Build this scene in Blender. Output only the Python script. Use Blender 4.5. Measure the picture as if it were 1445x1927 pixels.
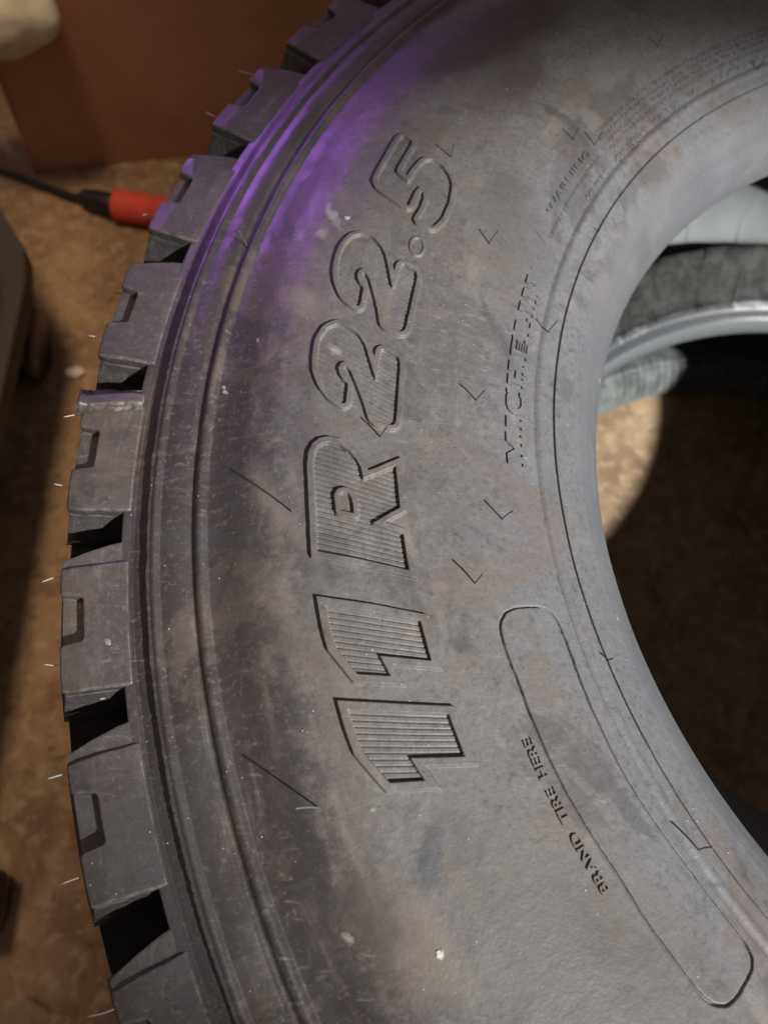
import bpy, bmesh, math, random
import numpy as np
from mathutils import Vector, Matrix, noise
R = math.radians
S = bpy.context.scene
for o in list(bpy.data.objects): bpy.data.objects.remove(o)
col = S.collection
ZC = 0.43            # height of the upper tyre's mid-plane above the floor

# ---------------------------------------------------------------- camera
cd = bpy.data.cameras.new('camera'); cam = bpy.data.objects.new('camera', cd); col.objects.link(cam)
ax = Vector((0.996891, 0.0, 0.0787895)); up = Vector((-0.0321198, 0.9131313, 0.4063984)); bk = Vector((-0.0719452, -0.4076657, 0.9102926))
m = Matrix((ax, up, bk)).transposed().to_4x4(); m.translation = Vector((-0.4128005, -0.1745017, 0.8821307)); cam.matrix_world = m
cd.sensor_fit = 'HORIZONTAL'; cd.sensor_width = 36.0; cd.lens = 1554.4/1445*36; cd.clip_start = 0.01; cd.clip_end = 100
cd.dof.use_dof = True; cd.dof.focus_distance = 0.345; cd.dof.aperture_fstop = 11.0
S.camera = cam

# ---------------------------------------------------------------- light
w = bpy.data.worlds.new('World'); S.world = w; w.use_nodes = True
bg = w.node_tree.nodes['Background']; bg.inputs[0].default_value = (1.0, 0.80, 0.72, 1); bg.inputs[1].default_value = 0.165
def lamp(name, kind, loc, target, energy, color, size, **k):
    d = bpy.data.lights.new(name, kind); o = bpy.data.objects.new(name, d); col.objects.link(o)
    o.location = loc; o.rotation_euler = (Vector(target)-Vector(loc)).to_track_quat('-Z', 'Y').to_euler()
    d.energy = energy; d.color = color
    if kind == 'AREA': d.shape = 'DISK'; d.size = size
    else: d.shadow_soft_size = size
    for a, b in k.items(): setattr(d, a, b)
    return o
T = Vector((-0.13, -0.12, ZC+.12)); kd = Vector((math.cos(R(44))*math.cos(R(-49)), math.cos(R(44))*math.sin(R(-49)), math.sin(R(44))))
pv = Vector((-kd.y, kd.x, 0)).normalized(); av = kd.cross(pv)
LP = T+kd*3.6; C0 = T+av*.008+pv*.095          # oblong beam of the work lamp, long side along lx
lx = (av*-.42+pv*.907).normalized()
wl = lamp('work_lamp', 'SPOT', LP, C0, 1560, (1.0, 0.975, 0.95), 0.042, spot_size=2*math.atan(.465/3.6), spot_blend=0.42)
zv = (LP-C0).normalized(); xv = (lx-zv*lx.dot(zv)).normalized(); yv = zv.cross(xv)
mw = Matrix((xv, yv*.545, zv)).transposed().to_4x4(); mw.translation = LP; wl.matrix_world = mw
cl_ = lamp('floor_fill', 'SPOT', (-0.765, 0.32, 2.4), (-0.765, 0.27, 0), 115, (1.0, 0.68, 0.42), 0.20, spot_size=R(40), spot_blend=.8)
cl_.matrix_world = Matrix(((.29, 0, 0, -0.765), (0, 1, 0, .32), (0, 0, 1, 2.4), (0, 0, 0, 1)))   # added unseen fill, squeezed onto the strip of floor beside the tyres
VL = Vector((-1.02, 1.30, ZC+.62)); VT = Vector((-0.428, 0.172, ZC+.13))
vl = lamp('violet_lamp', 'SPOT', VL, VT, 16, (0.50, 0.16, 1.0), 0.03, spot_size=R(19), spot_blend=.85)
zv = (VL-VT).normalized(); xv = Vector((-.37, -.93, -.0)); xv = (xv-zv*xv.dot(zv)).normalized(); yv = zv.cross(xv)
mw = Matrix((xv, yv*.33, zv)).transposed().to_4x4(); mw.translation = VL; vl.matrix_world = mw
S.view_settings.view_transform = 'Standard'; S.view_settings.look = 'None'; S.view_settings.exposure = 0; S.view_settings.gamma = 1
S.render.engine = 'CYCLES'

# ---------------------------------------------------------------- materials
STAINS_SHADE = [[-0.4603,0.0306,-1.49,0.0026,0.0015,[0.36,0.34,0.33],0.8,0.5],[-0.4602,0.0263,-1.49,0.0026,0.002,[0.36,0.34,0.33],0.8,0.5],[-0.4442,0.0529,-0.81,0.0023,0.0016,[0.3,0.28,0.27],0.7,0.4],[-0.4232,-0.0478,-0.95,0.0305,0.0058,[0.17,0.15,0.13],0.35,0.1],[-0.4373,-0.0277,-1.38,0.0315,0.0072,[0.19,0.165,0.14],0.4,0.1],[-0.3816,-0.1912,-0.73,0.0323,0.0195,[0.125,0.098,0.075],0.5,0.1],[-0.3598,-0.1782,-0.75,0.0191,0.0101,[0.115,0.095,0.075],0.45,0.1],[-0.4047,-0.1157,1.74,0.0592,0.0126,[0.12,0.1,0.08],0.4,0.1],[-0.3213,-0.2056,2.3,0.0784,0.0561,[0.055,0.053,0.052],0.68,0.1],[-0.3554,-0.1648,1.94,0.07,0.0204,[0.07,0.064,0.06],0.35,0.1],[-0.3241,0.1281,1.84,0.0564,0.0406,[0.06,0.055,0.054],0.45,0.1],[-0.3714,-0.1669,-1.76,0.0158,0.0064,[0.04,0.044,0.052],0.7,0.55],[-0.3335,0.2626,0.61,0.0816,0.0346,[0.04,0.03,0.026],0.9,0.5],[-0.3196,0.2235,-2.19,0.0425,0.0225,[0.055,0.043,0.038],0.55,0.3],[-0.2921,0.2019,-0.55,0.0216,0.0039,[0.05,0.042,0.038],0.7,0.4],[-0.3245,0.1508,0.65,0.0171,0.0146,[0.06,0.055,0.055],0.4,0.4],[-0.2677,0.2123,0.94,0.0513,0.0097,[0.055,0.052,0.055],0.5,0.5],[-0.2591,0.2479,1.08,0.0244,0.0159,[0.15,0.14,0.125],0.45,0.5],[-0.2729,0.2057,-0.75,0.0107,0.0077,[0.16,0.15,0.13],0.5,0.5],[-0.2245,0.1775,0.9,0.0588,0.0113,[0.17,0.155,0.125],0.6,0.2],[-0.2564,0.1214,-2.08,0.0395,0.0095,[0.16,0.145,0.12],0.5,0.2],[-0.2382,0.1508,-1.97,0.0175,0.0072,[0.045,0.045,0.052],0.6,0.4],[-0.2046,0.1977,0.77,0.0315,0.0081,[0.05,0.05,0.055],0.5,0.4],[-0.4129,0.125,-1.38,0.015,0.0029,[0.34,0.32,0.3],0.6,0.2],[-0.4167,0.112,2.45,0.0041,0.0037,[0.3,0.28,0.25],0.5,0.1],[-0.3922,-0.1848,1.97,0.0293,0.0103,[0.045,0.04,0.036],0.6,0.2],[-0.3711,-0.1959,-0.94,0.0228,0.0111,[0.13,0.11,0.09],0.45,0.2],[-0.4187,-0.1576,-1.26,0.0528,0.0076,[0.03,0.027,0.026],0.6,0.3],[-0.4001,-0.1923,-1.09,0.0036,0.0017,[0.3,0.28,0.26],0.6,0.2],[-0.3926,-0.1527,-0.45,0.0021,0.0011,[0.28,0.26,0.24],0.6,0.2],[-0.4284,0.0729,-1.08,0.0223,0.0093,[0.22,0.19,0.16],0.45,0.1],[-0.4305,-0.0739,-1.16,0.0234,0.0082,[0.2,0.17,0.14],0.4,0.1],[-0.411,0.043,-0.77,0.0041,0.0034,[0.3,0.29,0.27],0.7,0.3],[-0.3655,-0.0687,-0.78,0.0059,0.0042,[0.16,0.14,0.12],0.4,0.3],[-0.416,-0.007,1.84,0.0395,0.0108,[0.06,0.05,0.048],0.4,0.2]]   # dirt, scuffs and painted lamp shade: x, y, angle, half lengths, colour, strength, softness
def mat(name, rough=.6, spec=.5):
    mt = bpy.data.materials.new(name); mt.use_nodes = True; nt = mt.node_tree; b = nt.nodes['Principled BSDF']
    b.inputs['Roughness'].default_value = rough; b.inputs['Specular IOR Level'].default_value = spec
    return mt, nt, b
class N:
    def __init__(s, nt): s.nt = nt
    def __call__(s, typ, ins=None, **k):
        n = s.nt.nodes.new(typ)
        for a, b in k.items(): setattr(n, a, b)
        for a, b in (ins or {}).items():
            if hasattr(b, 'is_output'): s.nt.links.new(b, n.inputs[a])
            else: n.inputs[a].default_value = b
        return n
    def noise(s, vec, scale, detail=4, rough=.55, dist=0):
        return s('ShaderNodeTexNoise', {'Vector': vec, 'Scale': scale, 'Detail': detail, 'Roughness': rough, 'Distortion': dist}).outputs[0]
    def ramp(s, fac, a, b, smooth=True):
        n = s('ShaderNodeMapRange', {'Value': fac, 'From Min': a, 'From Max': b}); n.interpolation_type = 'SMOOTHSTEP' if smooth else 'LINEAR'
        return n.outputs[0]
    def mul(s, a, b, op='MULTIPLY'):
        n = s('ShaderNodeMath', {0: a, 1: b}); n.operation = op; return n.outputs[0]
    def mix(s, fac, a, b):
        n = s('ShaderNodeMix'); n.data_type = 'RGBA'
        for i, v in ((0, fac), (6, a), (7, b)):
            if hasattr(v, 'is_output'): s.nt.links.new(v, n.inputs[i])
            else: n.inputs[i].default_value = v if i == 0 else (*v, 1)
        return n.outputs[2]
    def bump(s, h, strength, dist, nrm=None):
        d = {'Height': h, 'Strength': strength, 'Distance': dist}
        if nrm: d['Normal'] = nrm
        return s('ShaderNodeBump', d).outputs[0]

def rubber(name, base=(.041, .035, .035), dust=(.20, .165, .125), dustamt=1.0, rough=.52, speck=1.0, stains_shade=False, worn=False, blue=(.112, .117, .129)):
    mt, nt, b = mat(name, rough, .5); n = N(nt)
    pos = n('ShaderNodeNewGeometry').outputs['Position']
    # polar coordinates about the tyre's axis (world z axis)
    sep = n('ShaderNodeSeparateXYZ', {0: pos})
    X, Y, Z = sep.outputs[0], sep.outputs[1], sep.outputs[2]
    rr = n.mul(n.mul(n.mul(X, X), n.mul(Y, Y), 'ADD'), .5, 'POWER')
    th = n.mul(Y, X, 'ARCTAN2')
    thp = n.mul(n.mul(th, -1), 1, 'MULTIPLY')
    # keep the seam of atan2 away from view: use the angle of (-x, y)
    th2 = n.mul(Y, n.mul(X, -1), 'ARCTAN2')
    circ = n('ShaderNodeCombineXYZ', {0: n.mul(rr, 9.0), 1: n.mul(th2, .45), 2: 0}).outputs[0]       # streaks running round
    radial = n('ShaderNodeCombineXYZ', {0: n.mul(rr, 1.0), 1: n.mul(th2, 2.0), 2: 0}).outputs[0]     # streaks running outwards
    big = n.noise(pos, 9, 3, .5, .6)
    mid = n.noise(pos, 38, 5, .62, .4)
    fine = n.noise(pos, 260, 4, .6)
    c1 = n.noise(circ, 9, 5, .6, .3)
    r1 = n.noise(radial, 42, 5, .6, .5)
    c = n.mix(n.ramp(big, .38, .62), base, tuple(v*.80 for v in base))
    inner_tone = n.ramp(n.mul(rr, n.mul(n.mul(mid, .03), -.015, 'ADD'), 'ADD'), .452, .418)  # paler inwards, darker base towards the shoulder
    c = n.mix(inner_tone, c, n.mix(n.ramp(big, .36, .64), (.098, .094, .093), (.082, .079, .080)))
    vp = n('ShaderNodeTexVoronoi', {'Vector': n('ShaderNodeVectorMath', {0: pos, 1: n('ShaderNodeVectorMath', {0: n('ShaderNodeTexNoise', {'Vector': pos, 'Scale': 18}).outputs['Color'], 'Scale': .03}, operation='SCALE').outputs[0]}, operation='ADD').outputs[0], 'Scale': 19}).outputs['Color']
    vv = n('ShaderNodeSeparateColor', {0: vp}).outputs[0]
    c = n.mix(n.mul(n.mul(n.ramp(vv, .55, 1.0), inner_tone), .38), c, (.125, .115, .105))
    c = n.mix(n.mul(n.mul(n.ramp(vv, .30, .0), inner_tone), .35), c, (.060, .056, .055))
    # bluish tone towards the bead, browner towards the shoulder
    bead = n.ramp(n.mul(rr, n.mul(n.mul(big, .06), -.03, 'ADD'), 'ADD'), .368, .305)
    c = n.mix(n.mul(bead, .85), c, blue)
    nt.links.new(n.mul(n.mul(inner_tone, -.25), .75, 'ADD'), b.inputs['Specular IOR Level'])
    mm = n.noise(pos, 130, 6, .72, .5)
    c = n.mix(n.mul(n.mul(n.ramp(mm, .50, .72), n.mul(n.mul(inner_tone, .75), .25, 'ADD')), .42), c, (.165, .155, .145))
    c = n.mix(n.mul(n.ramp(mm, .48, .30), .45), c, (.040, .037, .037))
    m2 = n.noise(pos, 430, 3, .65, .3)
    c = n.mix(n.mul(n.ramp(m2, .54, .72), .34), c, (.19, .178, .165))
    c = n.mix(n.mul(n.ramp(m2, .47, .30), .42), c, (.034, .031, .031))
    fl = n.noise(n('ShaderNodeMapping', {'Vector': pos, 'Rotation': (0, 0, .25), 'Scale': (110, 420, 110)}).outputs[0], 1.0, 3, .6)
    c = n.mix(n.mul(n.mul(n.ramp(fl, .60, .74), n.ramp(big, .36, .56)), .45), c, (.20, .185, .17))
    blot = n.noise(pos, 17, 5, .62, 1.2)
    c = n.mix(n.mul(n.ramp(blot, .54, .60), .38), c, (.105, .080, .062))
    c = n.mix(n.mul(n.ramp(n.noise(n('ShaderNodeVectorMath', {0: pos, 1: (3.1, 1.7, 0)}).outputs[0], 11, 4, .6, .9), .575, .60), .42), c, (.048, .045, .048))
    dd = n.mul(n.ramp(c1, .52, .74), n.ramp(mid, .42, .66))
    c = n.mix(n.mul(dd, .55*dustamt), c, dust)
    sm = n.mul(n.ramp(r1, .50, .72), n.ramp(big, .40, .60))
    c = n.mix(n.mul(sm, .22*dustamt), c, (.17, .165, .16))
    # band of dried dust outside the big figures
    band = n.mul(n.ramp(rr, .418, .428), n.ramp(rr, .452, .440))
    bb = n.mul(band, n.ramp(n.noise(pos, 85, 7, .75, .3), .46, .72))
    c = n.mix(n.mul(bb, .5*dustamt), c, (.20, .17, .145))
    dk = n.ramp(n.noise(pos, 22, 4, .6, .8), .60, .74)
    c = n.mix(n.mul(dk, .45), c, tuple(v*.6 for v in base))
    wp = n('ShaderNodeVectorMath', {0: n('ShaderNodeTexNoise', {'Vector': pos, 'Scale': 32, 'Detail': 5, 'Roughness': .65}).outputs['Color'], 'Scale': .026}, operation='SCALE').outputs[0]
    wpos = n('ShaderNodeVectorMath', {0: n('ShaderNodeVectorMath', {0: pos, 1: wp}, operation='ADD').outputs[0], 1: (-.013, -.013, -.013)}, operation='ADD').outputs[0]
    flat = n('ShaderNodeVectorMath', {0: wpos, 1: (1, 1, 0)}, operation='MULTIPLY').outputs[0]
    for (sx_, sy_, sa, l1, l2, rgb, st, so) in (STAINS_SHADE if stains_shade else []):
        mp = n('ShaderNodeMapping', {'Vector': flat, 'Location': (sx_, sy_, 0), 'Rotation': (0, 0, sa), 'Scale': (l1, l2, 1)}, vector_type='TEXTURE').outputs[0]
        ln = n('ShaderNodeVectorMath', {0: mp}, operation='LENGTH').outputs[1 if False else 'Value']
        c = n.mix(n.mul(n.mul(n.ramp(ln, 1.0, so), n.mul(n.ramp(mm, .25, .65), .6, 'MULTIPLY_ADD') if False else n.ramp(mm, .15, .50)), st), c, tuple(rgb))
    if stains_shade: c = n.mix(n.mul(n.ramp(rr, .3005, .290), .72), c, tuple(v*.92 for v in blue))
    bev = None
    if worn:
        bev = n('ShaderNodeBevel', {'Radius': .0016}, samples=4).outputs[0]
        dt = n('ShaderNodeVectorMath', {0: bev, 1: n('ShaderNodeNewGeometry').outputs['Normal']}, operation='DOT_PRODUCT').outputs['Value']
        ed = n.mul(n.ramp(dt, .995, .90), n.ramp(n.noise(pos, 150, 5, .7), .40, .62))
        c = n.mix(n.mul(ed, .75), c, (.22, .205, .19))
        scr = n('ShaderNodeCombineXYZ', {0: n.mul(rr, 150.0), 1: n.mul(th2, 16.0), 2: 0}).outputs[0]
        c = n.mix(n.mul(n.ramp(n.noise(scr, 1.0, 5, .65, .8), .54, .72), .45), c, (.135, .125, .115))
        c = n.mix(n.mul(n.ramp(n.noise(pos, 60, 6, .7, .6), .56, .70), .5), c, (.030, .030, .034))
    # grains and flakes of pale grit
    vo = n('ShaderNodeTexVoronoi', {'Vector': pos, 'Scale': 330, 'Randomness': 1.0})
    wn = n('ShaderNodeTexWhiteNoise', {'Vector': vo.outputs['Position']}).outputs['Value']
    g = n.mul(n.ramp(vo.outputs['Distance'], .17, .06), n.mul(n.ramp(wn, .80, .90), n.mul(n.ramp(n.noise(pos, 26, 4, .6), .44, .62), .9, 'MULTIPLY')))
    vo2 = n('ShaderNodeTexVoronoi', {'Vector': n('ShaderNodeVectorMath', {0: pos, 1: n('ShaderNodeVectorMath', {0: n('ShaderNodeTexNoise', {'Vector': pos, 'Scale': 300}).outputs['Color'], 'Scale': .004}, operation='SCALE').outputs[0]}, operation='ADD').outputs[0], 'Scale': 120, 'Randomness': 1.0})
    wn2 = n('ShaderNodeTexWhiteNoise', {'Vector': vo2.outputs['Position']}).outputs['Value']
    g2 = n.mul(n.ramp(vo2.outputs['Distance'], .20, .10), n.ramp(wn2, .985, .99))
    gg = n.mul(g, g2, 'MAXIMUM')
    c = n.mix(n.mul(gg, .75*speck), c, (.50, .47, .43))
    nt.links.new(c, b.inputs['Base Color'])
    ro = n.mul(n.mul(n.ramp(mid, .3, .7), .16), rough-.08, 'ADD')
    ro = n.mul(ro, n.mul(n.mul(inner_tone, .16), -.14, 'ADD'), 'ADD')
    nt.links.new(n.mul(ro, n.mul(dd, .15), 'ADD'), b.inputs['Roughness'])
    n1 = n.bump(n.noise(pos, 900, 3, .6), .35, .0003, bev)
    n2 = n.bump(fine, .32, .0005, n1)
    n3 = n.bump(r1, .08, .0010, n2)
    n4 = n.bump(mm, .12, .0009, n.bump(gg, .8, .0006, n3))
    nt.links.new(n4, b.inputs['Normal'])
    return mt

def plain(name, color, rough=.6, spec=.4, var=.25, scale=30, metal=0, bump=.2, bd=.001):
    mt, nt, b = mat(name, rough, spec); n = N(nt)
    pos = n('ShaderNodeTexCoord').outputs['Object']
    f = n.noise(pos, scale, 5, .6, .2)
    c = n.mix(n.ramp(f, .3, .7), tuple(v*(1-var) for v in color), tuple(min(1, v*(1+var)) for v in color))
    nt.links.new(c, b.inputs['Base Color']); b.inputs['Metallic'].default_value = metal
    nt.links.new(n.bump(n.noise(pos, scale*9, 3), bump, bd), b.inputs['Normal'])
    return mt

M_rub = rubber('sidewall_rubber', stains_shade=True)
M_blk = rubber('tread_rubber', base=(.062, .056, .057), worn=True, dust=(.14, .126, .116), dustamt=.9, rough=.5, speck=1.0)
M_lin = plain('liner_rubber', (.17, .18, .18), .55, .5, .22, 26, bump=.3)
def liner_mat():
    mt, nt, b = mat('liner_bead_rubber', .42, .55); n = N(nt)
    pos = n('ShaderNodeNewGeometry').outputs['Position']
    sep = n('ShaderNodeSeparateXYZ', {0: pos})
    X, Y, Z = sep.outputs[0], sep.outputs[1], sep.outputs[2]
    rr = n.mul(n.mul(n.mul(X, X), n.mul(Y, Y), 'ADD'), .5, 'POWER')
    mid = n.noise(pos, 62, 6, .7, .6); big = n.noise(pos, 12, 3)
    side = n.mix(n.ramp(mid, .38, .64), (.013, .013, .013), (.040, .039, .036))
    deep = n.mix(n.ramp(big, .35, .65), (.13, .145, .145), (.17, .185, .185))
    c = n.mix(n.ramp(rr, .378, .392), side, deep)  # dark colour carried over the trough, which lies in shade
    sheen = n.mix(n.ramp(n.noise(pos, 20, 5, .65, 1.0), .42, .60), (.06, .065, .07), (.26, .28, .29))
    c = n.mix(n.ramp(n.mul(rr, n.mul(n.mul(big, .012), -.006, 'ADD'), 'ADD'), .3045, .3015), c, (.17, .185, .195)) if False else n.mix(n.ramp(rr, .3040, .3015), c, sheen); c = n.mix(n.ramp(rr, .2975, .2955), c, (.045, .05, .055)); c = n.mix(n.ramp(rr, .2915, .2900), c, (.12, .132, .138))  # sheen, dark band and lit lip of the bead put into the colour
    nt.links.new(c, b.inputs['Base Color'])
    nt.links.new(n.ramp(rr, .30, .315), n('ShaderNodeMath').inputs[0])
    nt.links.new(n.mul(n.mul(n.ramp(rr, .302, .318), .18), .42, 'ADD'), b.inputs['Roughness']); nt.links.new(n.mul(n.mul(n.ramp(rr, .300, .306), -.42), .55, 'ADD'), b.inputs['Specular IOR Level'])
    nt.links.new(n.bump(n.noise(pos, 120, 4), .3, .0008), b.inputs['Normal'])
    return mt
M_lin = liner_mat()
M_groove_shade = plain('shade_dark_groove_rubber', (.012, .011, .011), .7, .2, .3)  # blackened rubber: shade of the voids put into the colour
M_hair = plain('hair_rubber', (.10, .10, .10), .5, .5, .1)
M_hair_lit = plain('lit_hair_rubber', (.42, .41, .39), .5, .5, .1)  # hair rubber paled to paint the whiskers as lit by the lamp
M_flash = plain('flash_rubber', (.10, .09, .08), .7, .3, .5, 200)

def floor_mat():
    mt, nt, b = mat('stained_concrete', .7, .35); n = N(nt)
    pos = n('ShaderNodeNewGeometry').outputs['Position']
    a = n.noise(pos, 3.2, 5, .6, .8); d = n.noise(pos, 14, 6, .65, .9); e = n.noise(pos, 60, 5, .65, .3)
    c = n.mix(n.ramp(a, .36, .64), (.24, .16, .095), (.35, .245, .145))
    c = n.mix(n.mul(n.ramp(d, .46, .64), .65), c, (.17, .100, .066))
    c = n.mix(n.mul(n.ramp(e, .50, .62), .55), c, (.46, .35, .23)); c = n.mix(n.mul(n.ramp(n.noise(pos, 45, 6, .75, .5), .54, .66), .6), c, (.12, .078, .05))
    dk = n.ramp(n.noise(pos, 24, 5, .6, 1.4), .62, .72)
    c = n.mix(n.mul(dk, .7), c, (.05, .032, .022))
    w1 = n.ramp(n.noise(pos, 90, 3, .5), .70, .76)
    c = n.mix(n.mul(w1, .5), c, (.5, .42, .32))
    nt.links.new(c, b.inputs['Base Color'])
    nt.links.new(n.mul(n.mul(d, .3), .5, 'ADD'), b.inputs['Roughness'])
    nt.links.new(n.bump(e, .35, .004, n.bump(n.noise(pos, 300, 3), .3, .001)), b.inputs['Normal'])
    return mt
M_floor = floor_mat()

# ---------------------------------------------------------------- helpers
def link(name, me, mt=None, parent=None, loc=None):
    o = bpy.data.objects.new(name, me); col.objects.link(o)
    if mt: me.materials.append(mt)
    if parent: o.parent = parent
    if loc: o.location = loc
    return o
def root(name, loc, label, cat, group=None, rot=0):
    o = bpy.data.objects.new(name, None); col.objects.link(o); o.location = loc; o.rotation_euler = (0, 0, rot)
    o.empty_display_size = .05; o['label'] = label; o['category'] = cat
    if group: o['group'] = group
    return o
def tag(o, label, cat, group=None):
    o['label'] = label; o['category'] = cat
    if group: o['group'] = group
    return o
def mesh_np(name, V, F, smooth=True):
    me = bpy.data.meshes.new(name); V = np.asarray(V, np.float32); F = np.asarray(F, np.int32)
    me.vertices.add(len(V)); me.vertices.foreach_set('co', V.ravel())
    me.loops.add(F.size); me.loops.foreach_set('vertex_index', F.ravel())
    me.polygons.add(len(F)); me.polygons.foreach_set('loop_start', np.arange(0, F.size, 4, dtype=np.int32))
    me.polygons.foreach_set('loop_total', np.full(len(F), 4, np.int32))
    me.polygons.foreach_set('use_smooth', np.full(len(F), smooth, bool))
    me.update(calc_edges=True); return me
def bm_mesh(name, bm, smooth=False):
    me = bpy.data.meshes.new(name); bm.to_mesh(me); bm.free()
    if smooth: me.polygons.foreach_set('use_smooth', np.ones(len(me.polygons), bool))
    return me
def grid_faces(nr, nt, wrap=False):
    i = np.arange(nr-1)[:, None]; j = np.arange(nt if wrap else nt-1)[None, :]; j2 = (j+1) % nt
    return np.stack([i*nt+j, i*nt+j2, (i+1)*nt+j2, (i+1)*nt+j], -1)
def revolve(name, prof, th, flip=False, wrap=False, dz=None):
    P = np.asarray(prof, float); th = np.radians(th)
    r = P[:, 0][:, None]+0*th; z = P[:, 1][:, None]+0*th
    if dz is not None: r, z = dz(r, z, th[None, :]+0*r)
    V = np.stack([r*np.cos(th), r*np.sin(th), z], -1).reshape(-1, 3)
    F = grid_faces(len(P), len(th), wrap).reshape(-1, 4)
    if flip: F = F[:, ::-1]
    return mesh_np(name, V, F)
def tube(bm, pts, rad, n=8, caps=True, squash=None):
    pts = [Vector(p) for p in pts]; rings = []
    rad = rad if isinstance(rad, (list, tuple)) else [rad]*len(pts)
    prev = None
    for i, p in enumerate(pts):
        d = (pts[min(i+1, len(pts)-1)]-pts[max(i-1, 0)]).normalized()
        a = Vector((0, 0, 1)) if abs(d.z) < .9 else Vector((1, 0, 0))
        u = d.cross(a).normalized(); v = u.cross(d).normalized()
        rings.append([bm.verts.new(p+u*rad[i]*math.cos(2*math.pi*k/n)+v*rad[i]*math.sin(2*math.pi*k/n)) for k in range(n)])
    for a, b in zip(rings, rings[1:]):
        for k in range(n): bm.faces.new((a[k], a[(k+1) % n], b[(k+1) % n], b[k]))
    if caps: bm.faces.new(rings[0][::-1]); bm.faces.new(rings[-1])
def smooth_pts(pts, it=2):
    for _ in range(it):
        q = [pts[0]]
        for a, b in zip(pts, pts[1:]): q += [Vector(a).lerp(Vector(b), .25), Vector(a).lerp(Vector(b), .75)]
        pts = q+[pts[-1]]
    return pts

# ---------------------------------------------------------------- tyre profile (radius, height above mid-plane)
PR = np.array([(.2750,.080),(.2760,.087),(.280,.0965),(.288,.108),(.298,.1165),(.3074,.1220),(.315,.1255),(.33,.1315),(.345,.1365),(.36,.140),(.375,.1425),(.39,.144),(.405,.1445),(.42,.1435),(.435,.140),(.448,.134),(.458,.1285),(.4645,.1258),(.478,.1255),(.49,.1215),(.4965,.1165)])
_rf = np.linspace(.275, .4965, 900); _hf = np.interp(_rf, PR[:, 0], PR[:, 1])
_k = np.hanning(45); _k /= _k.sum(); _hp = np.pad(_hf, 22, mode='reflect', reflect_type='odd'); _hs = np.convolve(_hp, _k, 'valid'); _w = np.clip((_rf-.279)/.006, 0, 1); _hf = _hf*(1-_w)+_hs*_w
def h0(r): return np.interp(r, _rf, _hf)
rs = np.random.RandomState(5)
def vnoise(x, seed, n=4096):                     # smooth 1-D noise
    t = np.random.RandomState(seed).uniform(-1, 1, n); xi = np.floor(x).astype(int); f = x-xi; f = f*f*(3-2*f)
    return t[xi % n]*(1-f)+t[(xi+1) % n]*f
def bumpf(x, c, wd): return np.clip(1-((x-c)/wd)**2, 0, None)**1.5
def H(r, th):                                    # full relief of the sidewall, th in radians
    z = h0(r)
    z = z+.0022*bumpf(r, .4665, .0032)-.0012*bumpf(r, .4705, .0022)
    z = z+.0020*bumpf(r, .4862, .0030)
    z = z-.0017*np.clip((.4985-r)/.0085, 0, 1)*np.clip((r-.4888-.00006*vnoise(th*700, 1)-.00015*vnoise(th*40, 2))/.0008, 0, 1)*np.clip((.4962-r)/.0008, 0, 1)
    z = z+.0009*bumpf(r, .3148, .0024)-.0008*bumpf(r, .3183, .0011)
    z = z-.0018*bumpf(r, .3074, .00062)
    z = z+.0005*bumpf(r, .2930, .0016)-.0005*bumpf(r, .2845, .0009)
    z = z+.00012*vnoise(th*60, 7)*vnoise(r*220, 8)+.00035*vnoise(th*14+r*9, 9)*vnoise(r*45, 10)
    return z
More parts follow.
